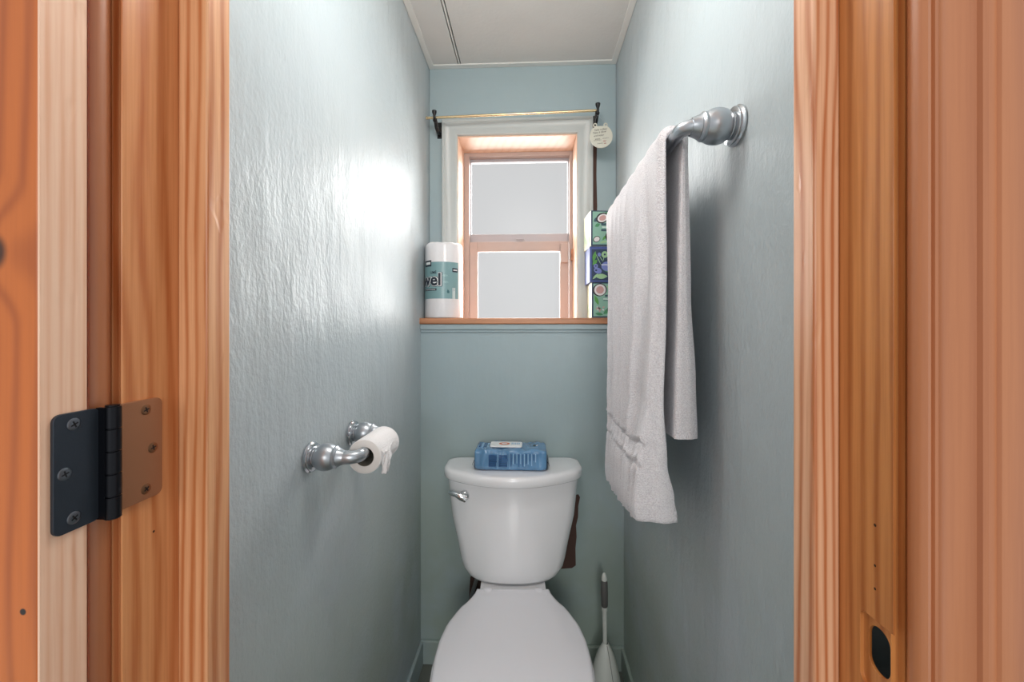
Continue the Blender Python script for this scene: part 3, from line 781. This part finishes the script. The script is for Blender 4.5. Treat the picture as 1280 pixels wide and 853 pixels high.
# ------------------------------------------------------------------ tissue boxes, three stacked
TW, TH, TD = 0.108, 0.1243, 0.108
def tissue_box(x0, y0, z0, rot, kind, label):
    root = empty('tissue_box', (x0 + TW / 2, y0 + TD / 2, z0), rot); tag(root, label, 'tissue box', 'tissue boxes stacked on window shelf')
    b = MB(); b.box(-TW / 2, TW / 2, -TD / 2, TD / 2, 0.0003, TH)
    edge = M['box_blue'] if kind == 'blue' else M['box_navy']
    side = M['box_side'] if kind != 'blue' else M['box_blue']
    o = b.build('carton', side, root, bevel=0.0012)
    b = MB()
    def P(pts, layer, mi): b.add([(x - TW / 2, -TD / 2 - 0.0003 - 0.00012 * layer, z) for x, z in pts], [tuple(range(len(pts)))], mi)
    def R(x0, x1, z0, z1, layer, mi): P([(x0, z0), (x1, z0), (x1, z1), (x0, z1)], layer, mi)
    mats = [edge, M['box_green'], M['box_dgreen'], M['coco_shell'], M['coco_white'], M['coco_pink'], M['slate'], M['leaf_green'], M['leaf_pale'], M['box_navy'], M['box_peri'], M['white']]
    R(0.0005, TW - 0.0005, 0.001, TH - 0.0005, 0, 0)
    def coco(cx, cz, r, sq, rot, inner=5):
        P(ell(cx, cz, r * 1.25, r * 1.12 * (0.5 + sq / 2), rot), 3, 3); P(ell(cx + r * 0.05, cz, r, r * sq, rot), 4, 4); P(ell(cx + r * 0.05, cz, r * 0.68, r * sq * 0.68, rot), 5, inner)
    if kind == 'blue':
        R(0.007, TW - 0.004, 0.006, TH - 0.010, 1, 9)
        for q in ((0.012, 0.070, 0.020, 0.108, 0.006, 7), (0.010, 0.060, 0.026, 0.078, 0.006, 7), (0.018, 0.020, 0.062, 0.020, 0.009, 8), (0.040, 0.050, 0.080, 0.036, 0.008, 2), (0.060, 0.060, 0.100, 0.080, 0.008, 7),
                  (0.055, 0.100, 0.100, 0.112, 0.008, 6), (0.070, 0.010, 0.100, 0.024, 0.009, 2), (0.010, 0.010, 0.030, 0.030, 0.004, 8), (0.075, 0.090, 0.104, 0.074, 0.008, 8)):
            P(leaf(*q[:5]), 2, q[5])
        for (x1, z1, x2, z2) in ((0.020, 0.100, 0.040, 0.058), (0.032, 0.094, 0.046, 0.070), (0.050, 0.092, 0.046, 0.072)):
            P(leaf(x1, z1, x2, z2, 0.0012), 3, 8)
        P(ell(0.052, 0.096, 0.0115, 0.0115), 3, 8); P(ell(0.052, 0.096, 0.0035, 0.0035), 4, 9)
        P(ell(0.033, 0.096, 0.006, 0.007), 3, 10); P(ell(0.021, 0.056, 0.0075, 0.0075), 3, 10); P(ell(0.021, 0.056, 0.0025, 0.0025), 4, 9)
        P(ell(0.028, 0.040, 0.014, 0.010, -0.4), 3, 10); P(ell(0.022, 0.041, 0.004, 0.003), 4, 9)
        P(ell(0.062, 0.055, 0.022, 0.017), 3, 10)
    else:
        R(0.006, TW - 0.004, 0.006, TH - 0.004, 1, 1)
        if kind == 'green_top':
            P(leaf(0.050, 0.118, 0.100, 0.090, 0.018), 2, 2); P(leaf(0.010, 0.085, 0.030, 0.100, 0.007), 2, 6); P(leaf(0.014, 0.068, 0.032, 0.078, 0.006), 2, 2); P(leaf(0.040, 0.020, 0.056, 0.040, 0.004), 2, 7); P(leaf(0.030, 0.012, 0.060, 0.018, 0.004), 2, 8)
            coco(0.040, 0.098, 0.0185, 0.72, 0.45); coco(0.020, 0.024, 0.0105, 0.78, 0.5, 4); coco(0.078, 0.034, 0.022, 1.0, 0)
            R(0.036, 0.064, 0.072, 0.080, 3, 6); R(0.036, 0.062, 0.052, 0.060, 3, 6)
            for k in range(9):
                a = k * 2.4; P(ell(0.078 + 0.011 * math.cos(a) * (k % 3) / 2, 0.092 + 0.011 * math.sin(a) * (k % 3) / 2, 0.0035, 0.0022, a), 4, 4 if k % 2 else 5)
            P(leaf(0.070, 0.068, 0.098, 0.088, 0.008), 4, 11)
        else:
            P(leaf(0.010, 0.080, 0.024, 0.045, 0.006), 2, 7); P(leaf(0.050, 0.110, 0.090, 0.100, 0.010), 2, 8); P(leaf(0.040, 0.014, 0.070, 0.034, 0.008), 2, 2); P(leaf(0.012, 0.016, 0.040, 0.012, 0.005), 2, 2)
            coco(0.028, 0.098, 0.0200, 0.98, 0.3, 5); coco(0.074, 0.030, 0.016, 0.95, 0.2)
            R(0.046, 0.090, 0.074, 0.081, 3, 6); R(0.040, 0.088, 0.060, 0.062, 3, 6)
            for k in range(11):
                a = k * 2.4; P(ell(0.026 + 0.016 * math.cos(a) * (k % 3) / 2, 0.034 + 0.010 * math.sin(a) * (k % 3) / 2, 0.004, 0.0022, a), 4, 4 if k % 2 else 5)
    # wordmark strip (illegible at this size in the photograph): a wavy white stroke
    V = []; F = []; n = 30
    zc = 0.066 if kind != 'blue' else 0.060
    xa, xb = (0.040, 0.066) if kind != 'blue' else (0.040, 0.066)
    for i in range(n + 1):
        x = xa + (xb - xa) * i / n - TW / 2; z = zc + 0.0016 * math.sin(i * 1.7) + 0.0008 * math.sin(i * 3.9)
        V += [(x, -TD / 2 - 0.0012, z - 0.0011), (x, -TD / 2 - 0.0012, z + 0.0013)]
    for i in range(n): F.append((2 * i, 2 * i + 2, 2 * i + 3, 2 * i + 1))
    b.add(V, F, 11)
    # left side print
    if kind != 'blue':
        for (ya, za, yb2, zb) in ((-0.040, 0.010, -0.020, 0.050), (0.010, 0.010, 0.0, 0.040), (0.03, 0.02, 0.04, 0.06)):
            b.add([(-TW / 2 - 0.0004, y, z) for y, z in leaf(ya, za, yb2, zb, 0.007)], [tuple(range(16))], 8)
    b.build('front_print', mats, root, fixn=False)
    # slot with tissue on top
    b = MB(); b.prism(ell(0, 0, 0.035, 0.014, 0, 24), lambda x, y, d: (x, y, d), TH - 0.0008, TH + 0.0001); b.build('slot', M['coco_white'], root)
    return root
tissue_box(0.2175, 1.404, ZSILL, 0.0, 'green_low', 'green coconut tissue box at the bottom of the stack on the shelf')
tissue_box(0.2090, 1.400, ZSILL + TH + 0.0006, 0.02, 'blue', 'blue floral tissue box in the middle of the stack')
tissue_box(0.2085, 1.400, ZSILL + 2 * TH + 0.0012, 0.09, 'green_top', 'green coconut tissue box on top of the stack')

# ------------------------------------------------------------------ metal posts (paper holder and towel bar)
PROF = [(0.0, .0262), (0.0015, .0285), (0.0038, .0288), (0.0052, .0262), (0.0060, .0252), (0.0072, .0262), (0.0095, .0265), (0.0110, .0240), (0.0120, .0188), (0.0135, .0186)]
BELL = [(0.0135, .0180), (0.0150, .0198), (0.020, .0232), (0.027, .0254), (0.034, .0256), (0.041, .0240), (0.0465, .0212), (0.0485, .0198), (0.0495, .0208), (0.0525, .0208), (0.0540, .0192), (0.0555, .0172), (0.0565, .0176), (0.0580, .0166), (0.064, .0142), (0.068, .0130)]
def elbow(x0, ax, y, z, sx, sy, r0, r1, xa, tail):
    """tube from x0 along sx, then bends to sy*Y at x=xa"""
    R = 0.016
    P = [(x0, y, z)]
    P.append(((x0 + xa - sx * R) / 2, y, z)); 
    for i in range(0, 9):
        a = PI / 2 * i / 8; P.append((xa - sx * R + sx * R * math.sin(a), y + sy * (R - R * math.cos(a)), z))
    P.append((xa, y + sy * (R + tail), z))
    n = len(P); return P, [r0 + (r1 - r0) * min(1, i / 4) for i in range(n)]
def mount(root, xw, y, z, sx, sy, xa, sc_, tail, rend):
    o = Vector(root.location)
    b = MB(); b.lathe([(d * sc_, r * sc_) for d, r in PROF], (xw - o.x, y - o.y, z - o.z), (sx, 0, 0), 40)
    b.build('rosette', M['nickel_shiny'], root, smooth=35)
    b = MB(); b.lathe([(d * sc_, r * sc_) for d, r in BELL], (xw - o.x, y - o.y, z - o.z), (sx, 0, 0), 40)
    P, R = elbow(xw + sx * 0.0675 * sc_, 0, y, z, sx, sy, 0.0130 * sc_, rend, xa, tail)
    b.tube([(p[0] - o.x, p[1] - o.y, p[2] - o.z) for p in P], R, 24)
    b.build('post', M['nickel'], root, smooth=35)

ZTP = 0.9645; YTP1, YTP2 = 0.688, 0.852; XTP = XL + 0.0855
tp = empty('toilet_paper_holder', (XL, (YTP1 + YTP2) / 2, ZTP)); tag(tp, 'satin nickel double-post toilet paper holder on left wall', 'toilet paper holder')
mount(tp, XL, YTP1, ZTP, 1, 1, XTP, 0.93, 0.010, 0.0112)
mount(tp, XL, YTP2, ZTP, 1, -1, XTP, 0.93, 0.010, 0.0112)
b = MB(); b.tube([(0.0855, -0.056, 0), (0.0855, 0.056, 0)], 0.0090, 20); b.build('roller', M['nickel'], tp, smooth=50)
# roll
RR, RC, RL0, RL1 = 0.0315, 0.0178, 0.717, 0.818
tr = empty('toilet_paper_roll', (XTP + 0.0005, (RL0 + RL1) / 2, ZTP - 0.0079)); tag(tr, 'small white toilet paper roll hanging on the holder', 'toilet paper')
hl = (RL1 - RL0) / 2
b = MB(); seg = 64; loops = []
for y, r in ((-hl, RC), (-hl, RR - 0.001), (-hl + 0.001, RR), (-hl * .5, RR + .0003), (0, RR), (hl * .5, RR + .0003), (hl - 0.001, RR), (hl, RR - 0.001), (hl, RC)):
    loops.append([(r * math.cos(2 * PI * i / seg), y, r * math.sin(2 * PI * i / seg)) for i in range(seg)])
b.loft(loops, cap0=False, cap1=False)
for k in range(len(b.f)):
    if k < seg or k >= seg * 7: b.m[k] = 1
b.build('paper', [M['paper'], M['paper_side']], tr, smooth=50)
b = MB(); loops = []
for y, r in ((-hl + 0.0003, RC - 0.0008), (-hl + 0.0003, RC - 0.0001), (hl - 0.0003, RC - 0.0001), (hl - 0.0003, RC - 0.0008)):
    loops.append([(r * math.cos(2 * PI * i / seg), y, r * math.sin(2 * PI * i / seg)) for i in range(seg)])
loops.append(loops[0]); b.loft(loops, cap0=False, cap1=False); b.build('core', M['cardboard'], tr, smooth=50)
# crumpled loose end on the room side, hanging down
b = MB(); loops = []
nu, nv = 18, 22
for i in range(nv + 1):
    t = i / nv; L = []
    for j in range(nu + 1):
        s = j / nu
        y = -hl + 0.003 + s * 0.062 * (1 - 0.70 * min(1, t * 1.25)) + 0.010 * t
        if t < 0.45:
            a = 0.35 * (1 - t / 0.45); x = (RR + 0.0012) * math.cos(a); z = (RR + 0.0012) * math.sin(a)
        else:
            q = (t - 0.45) / 0.55; x = RR + 0.0012 - 0.004 * q; z = -0.036 * q
        cr = min(1, t * 1.6) * 0.0042
        x += cr * mnoise.noise(Vector((s * 7, t * 6, 1))) + cr * 0.6 + 0.0030 * math.sin(s * 17 + t * 5) * min(1, t * 1.5)
        z += cr * mnoise.noise(Vector((s * 6, t * 5, 5)))
        L.append((x, y, z))
    loops.append(L)
b.loft(loops, cap0=False, cap1=False, closed=False)
o = b.build('loose_end', M['paper'], tr, smooth=180); sd = o.modifiers.new('S', 'SOLIDIFY'); sd.thickness = 0.0006

# towel bar
ZB, XB = 1.5125, 0.2450; YB1, YB2 = 0.647, 1.190
tbr = empty('towel_bar', (XR, (YB1 + YB2) / 2, ZB)); tag(tbr, 'satin nickel towel bar on right wall holding the white towel', 'towel bar')
mount(tbr, XR, YB1, ZB, -1, 1, XB, 1.08, 0.006, 0.0115)
mount(tbr, XR, YB2, ZB, -1, -1, XB, 1.08, 0.006, 0.0115)
b = MB(); hb = (YB2 - YB1) / 2 - 0.020; b.tube([(XB - XR, -hb, 0), (XB - XR, hb, 0)], 0.0105, 24); b.build('bar', M['nickel'], tbr, smooth=50)

# ------------------------------------------------------------------ towel
YN, YR_ = 0.688, 1.150
def lerp(a, c, t): return a + (c - a) * t
def interp(tab, x):
    if x <= tab[0][0]: return tab[0][1]
    for (a, p), (c, q) in zip(tab, tab[1:]):
        if x <= c:
            t = (x - a) / (c - a); t = t * t * (3 - 2 * t); return p + (q - p) * t
    return tab[-1][1]
def hem(y): return interp([(0.688, 0.862), (0.77, 0.838), (0.90, 0.806), (1.05, 0.776), (1.15, 0.765)], y)
RIDG = [(-0.02, .030, .004), (0.17, .045, .013), (0.31, .030, .006), (0.44, .045, .011), (0.58, .030, .008), (0.71, .035, .009), (0.84, .028, .009), (0.96, .03, .007)]
def fold(s, z, hz):
    k = (z - hz) / (1.51 - hz)            # 0 hem .. 1 bar
    a = -0.0065 * min(1.0, (1 - k) * 4)
    below = 1 / (1 + math.exp((z - hz - lerp(0.11, 0.17, s)) * 90))
    for i, (c, w, amp) in enumerate(RIDG):
        cc = c + 0.10 * (1 - k) * math.sin(i * 2.3) * 0.6 + 0.03 * math.sin(k * 5 + i)
        d = abs(s - cc) / w
        a += 1.7 * amp * math.exp(-(d / 0.62) ** 1.5) * (0.35 + 0.65 * math.sin(PI * min(1, (1 - k) * 1.1 + 0.12)) ** 0.5) * (1 - 0.55 * below)
    a += below * 0.0050 * abs(math.sin(s * 31 + 0.6 * math.sin(s * 9) + k * 3)) ** 0.6 * 1.6
    a += 0.0022 * abs(math.sin(s * 46 + 2.2 * math.sin(s * 7 + z * 2.5))) * min(1, (1 - k) * 3)
    a += 0.0016 * mnoise.noise(Vector((s * 22, z * 9, 0))) + 0.0008 * mnoise.noise(Vector((s * 60, z * 60, 3)))
    for off, dep, sg_ in ((lerp(.129, .193, s), .0045, .0038), (lerp(.092, .147, s), .0055, .0038)):
        wz = z - hz - off - 0.004 * math.sin(s * 19)
        a -= dep * math.exp(-(wz / sg_) ** 2) - 0.0028 * math.exp(-((wz - 0.0085) / 0.004) ** 2)
    return a
ZTOP = 1.5125
XO_N = [(0.86, .178), (0.93, .183), (0.988, .188), (1.068, .200), (1.20, .205), (1.35, .212), (1.5125, .2185)]
XO_F = [(0.76, .219), (1.0, .223), (1.25, .226), (1.5125, .2185)]
XI_N = [(0.86, .258), (0.90, .250), (0.96, .238), (1.068, .231), (1.20, .2345), (1.5125, .2325)]
XI_F = [(0.76, .250), (1.0, .250), (1.25, .248), (1.5125, .2325)]
NO, NI, NC = 150, 30, 5
def ring(fout, finn):
    """outline in (y, x-like) order: outer near->far, far cap, inner far->near, near cap"""
    L = []
    r = 0.008
    for j in range(NO + 1):
        s = (j / NO); y = lerp(YN, YR_, s); yy = y; e = 0.0
        dn = y - YN; df = YR_ - y
        if dn < r: e = r * (1 - math.sqrt(max(0, 1 - (1 - dn / r) ** 2)))
        if df < r: e = r * (1 - math.sqrt(max(0, 1 - (1 - df / r) ** 2)))
        L.append((yy, fout(s, y), e, 0))
    for j in range(NI + 1):
        s = 1 - j / NI; y = lerp(YN, YR_, s)
        L.append((y, finn(s, y), 0.002 if j in (0, NI) else 0.0, 1))
    n2 = 7                                    # near face points
    y = YN
    for j in range(1, n2):
        L.append((YN, None, j / n2, 2))
    return L
loops = []
# front half: from hem to bar
NZ = 110
def front_loop(k):
    def pos(y, x, s):
        z = lerp(hem(y), ZTOP, k); return (x, y, z)
    out = []
    def fo(s, y):
        z = lerp(hem(y), ZTOP, k); b0 = lerp(interp(XO_N, z), interp(XO_F, z), s ** 0.8)
        curl = 0.004 * math.exp(-((k) / 0.02) ** 2)
        return b0 - fold(s, z, hem(y)) * (1 - k ** 6) + curl
    def fi(s, y):
        z = lerp(hem(y), ZTOP, k); return lerp(interp(XI_N, z), interp(XI_F, z), s) - 0.003 * math.exp(-(k / 0.02) ** 2) + 0.002 * math.sin(s * 14 + z * 5) * (1 - k)
    R = ring(fo, fi); xo0 = R[0][1] + R[0][2]; xi0 = R[NO + 1 + NI][1]
    for (y, x, e, t) in R:
        s = (y - YN) / (YR_ - YN); z = lerp(hem(y), ZTOP, k)
        if t == 0: out.append((x + e, y, z))
        elif t == 1: out.append((x - e, y, z))
        else:
            bul = 0.004 * math.sin(PI * e)
            # soft folds in the near face
            bul += 0.0025 * math.sin(e * 7 + z * 6) * (1 - k)
            out.append((lerp(xi0, xo0, e), YN - bul, z))
    return out
for i in range(NZ + 1):
    loops.append(front_loop((i / NZ)))
# over the bar
for i in range(1, 14):
    a = PI - PI * i / 14; c, s_ = math.cos(a), math.sin(a)
    def fo(s, y): return 0.0265 + 0.001 * math.sin(s * 40 + a)
    def fi(s, y): return 0.0108
    R = ring(fo, fi); out = []
    ro0 = R[0][1] - R[0][2]; ri0 = R[NO + 1 + NI][1]
    for (y, x, e, t) in R:
        if t == 0: r = x - e
        elif t == 1: r = x
        else: r = lerp(ri0, ro0, e)
        yy = y - (0.003 * math.sin(PI * e) if t == 2 else 0)
        out.append((XB + r * c, yy, ZTOP + r * s_))
    loops.append(out)
# back half
BO_N = [(1.00, .287), (1.10, .284), (1.25, .276), (1.5125, .2715)]
BI_N = [(1.00, .2460), (1.10, .2480), (1.25, .2520), (1.5125, .2575)]
def hemb(y): return interp([(0.688, 1.004), (0.80, 0.996), (1.15, 0.985)], y)
NB = 40
for i in range(NB + 1):
    k = 1 - i / NB; out = []
    def fo(s, y):
        z = lerp(hemb(y), ZTOP, k); return interp(BO_N, z) + 0.004 * s + 0.002 * math.sin(s * 20) * (1 - k)
    def fi(s, y):
        z = lerp(hemb(y), ZTOP, k); return interp(BI_N, z) + 0.006 * min(1, s * 5) * (1 - k ** 3)
    R = ring(fo, fi); xo0 = R[0][1] - R[0][2]; xi0 = R[NO + 1 + NI][1]
    for (y, x, e, t) in R:
        z = lerp(hemb(y), ZTOP, k)
        if t == 0: out.append((x - e, y, z))
        elif t == 1: out.append((x, y, z))
        else: out.append((lerp(xi0, xo0, e), YN - 0.004 * math.sin(PI * e) - 0.001 * math.sin(e * 9), z))
    loops.append(out)
b = MB(); b.loft(loops)
tw = to_local(b.build('bath_towel', M['towel'], None, smooth=80), (XB, 0.92, 1.50))
tag(tw, 'white terry towel draped over the bar on the right wall', 'towel')

# ------------------------------------------------------------------ toilet brush and holder
bxx, byy = 0.2440, 1.290
hd = empty('brush_holder', (bxx, byy, 0)); tag(hd, 'white teardrop toilet brush holder on floor in the right corner', 'brush holder')
b = MB()
out_ = [(0.0, .050), (0.004, .0535), (0.03, .0530), (0.06, .0490), (0.09, .0430), (0.12, .0355), (0.145, .0275), (0.165, .0195), (0.178, .0125), (0.184, .0095)]
inn_ = [(0.184, .0080), (0.165, .0170), (0.145, .0250), (0.12, .0330), (0.06, .0465), (0.006, .0480)]
b.lathe(out_ + inn_, (0, 0, 0), (0, 0, 1), 48)
b.build('shell', M['brush_white'], hd, smooth=50)
b = MB(); pts = []
for z, r in [(0.004, .0535), (0.03, .0530), (0.06, .0490), (0.09, .0430), (0.12, .0355), (0.145, .0275), (0.165, .0195), (0.182, .0105)]:
    a = math.radians(-62 - 12 * (z / 0.18)); pts.append((r * math.cos(a), r * math.sin(a), z))
b.tube(pts, 0.0009, 6); b.build('seam', M['brush_grey'], hd, smooth=60)
br = empty('toilet_brush', (bxx, byy, 0.008), 0); br.rotation_euler = (0, math.radians(-0.6), 0); tag(br, 'toilet brush handle with grey grip standing in white holder', 'toilet brush')
b = MB(); b.lathe([(0.09, .006), (0.18, .0066), (0.278, .0072), (0.279, .0085), (0.292, .0088)], (0, 0, 0), (0, 0, 1), 24); b.build('shaft', M['brush_white'], br, smooth=40)
b = MB(); b.lathe([(0.2921, .0084), (0.296, .0104), (0.335, .0112), (0.372, .0102), (0.377, .0086)], (0, 0, 0), (0, 0, 1), 24); b.build('grip', M['brush_grey'], br, smooth=50)
b = MB(); b.lathe([(0.3771, .0088), (0.385, .0086), (0.393, .0066), (0.399, .0038), (0.401, .001)], (0, 0, 0), (0, 0, 1), 24); b.build('tip', M['brush_white'], br, smooth=50)
b = MB(); b.lathe([(0.004, .010), (0.01, .022), (0.04, .026), (0.08, .022), (0.092, .006)], (0, 0, 0), (0, 0, 1), 24); b.build('bristles', M['white'], br, smooth=50)

# ------------------------------------------------------------------ light
w = bpy.data.worlds.new('World'); sc.world = w; w.use_nodes = True
bg = w.node_tree.nodes['Background']; bg.inputs[0].default_value = (0.97, 0.985, 1.0, 1); bg.inputs[1].default_value = 0.54
sl = bpy.data.lights.new('sun', 'SUN'); sl.energy = 24.0; sl.angle = math.radians(110); sl.color = (1.0, 0.99, 0.97)
so = bpy.data.objects.new('sun', sl); COL.objects.link(so)
so.rotation_euler = Vector((0.0, -1.0, -0.45)).to_track_quat('-Z', 'Y').to_euler()

# added fill: unseen pendant above the frame, put in to brighten the walls
fx = empty('fill_pendant', (-0.03, 0.62, ZC)); tag(fx, 'added unseen pendant lamp hanging from the ceiling of the toilet room', 'fill light')
b = MB(); b.lathe([(0, 0.07), (0.004, 0.072), (0.014, 0.070), (0.018, 0.05), (0.022, 0.006), (0.14, 0.006), (0.145, 0.028), (0.19, 0.030), (0.195, 0.02)], (0, 0, 0.003), (0, 0, -1), 32); b.build('base', M['white_metal'], fx, smooth=40)
pl = bpy.data.lights.new('fill', 'POINT'); pl.energy = 6.5; pl.shadow_soft_size = 0.09; pl.color = (1.0, 0.96, 0.91)
al = bpy.data.lights.new('hall_fill', 'AREA'); al.shape = 'DISK'; al.size = 0.9; al.energy = 24.0; al.color = (1.0, 0.985, 0.96)  # added fill light, unseen in the hall behind the camera
ao = bpy.data.objects.new('hall_fill', al); COL.objects.link(ao); ao.location = (0.1, -2.6, 1.75)
ao.rotation_euler = Vector((-0.04, 1.0, -0.16)).to_track_quat('-Z', 'Y').to_euler()
po = bpy.data.objects.new('fill', pl); COL.objects.link(po); po.parent = fx; po.location = (0, 0, -0.30)

# ------------------------------------------------------------------ camera
cd = bpy.data.cameras.new('Camera'); cam = bpy.data.objects.new('Camera', cd); COL.objects.link(cam)
cam.location = (0, 0, CAMZ); cam.rotation_euler = (PI / 2, 0, math.radians(2.5))
cd.sensor_width = 36.0; cd.sensor_fit = 'HORIZONTAL'; cd.lens = 498.0 / 1280 * 36; cd.shift_y = (412 - 426.5) / 1280; cd.clip_start = 0.01
sc.camera = cam
sc.view_settings.view_transform = 'Standard'; sc.view_settings.look = 'None'
sc.view_settings.gamma = 1.0; sc.view_settings.use_curve_mapping = False
sc.view_settings.exposure = 0.3
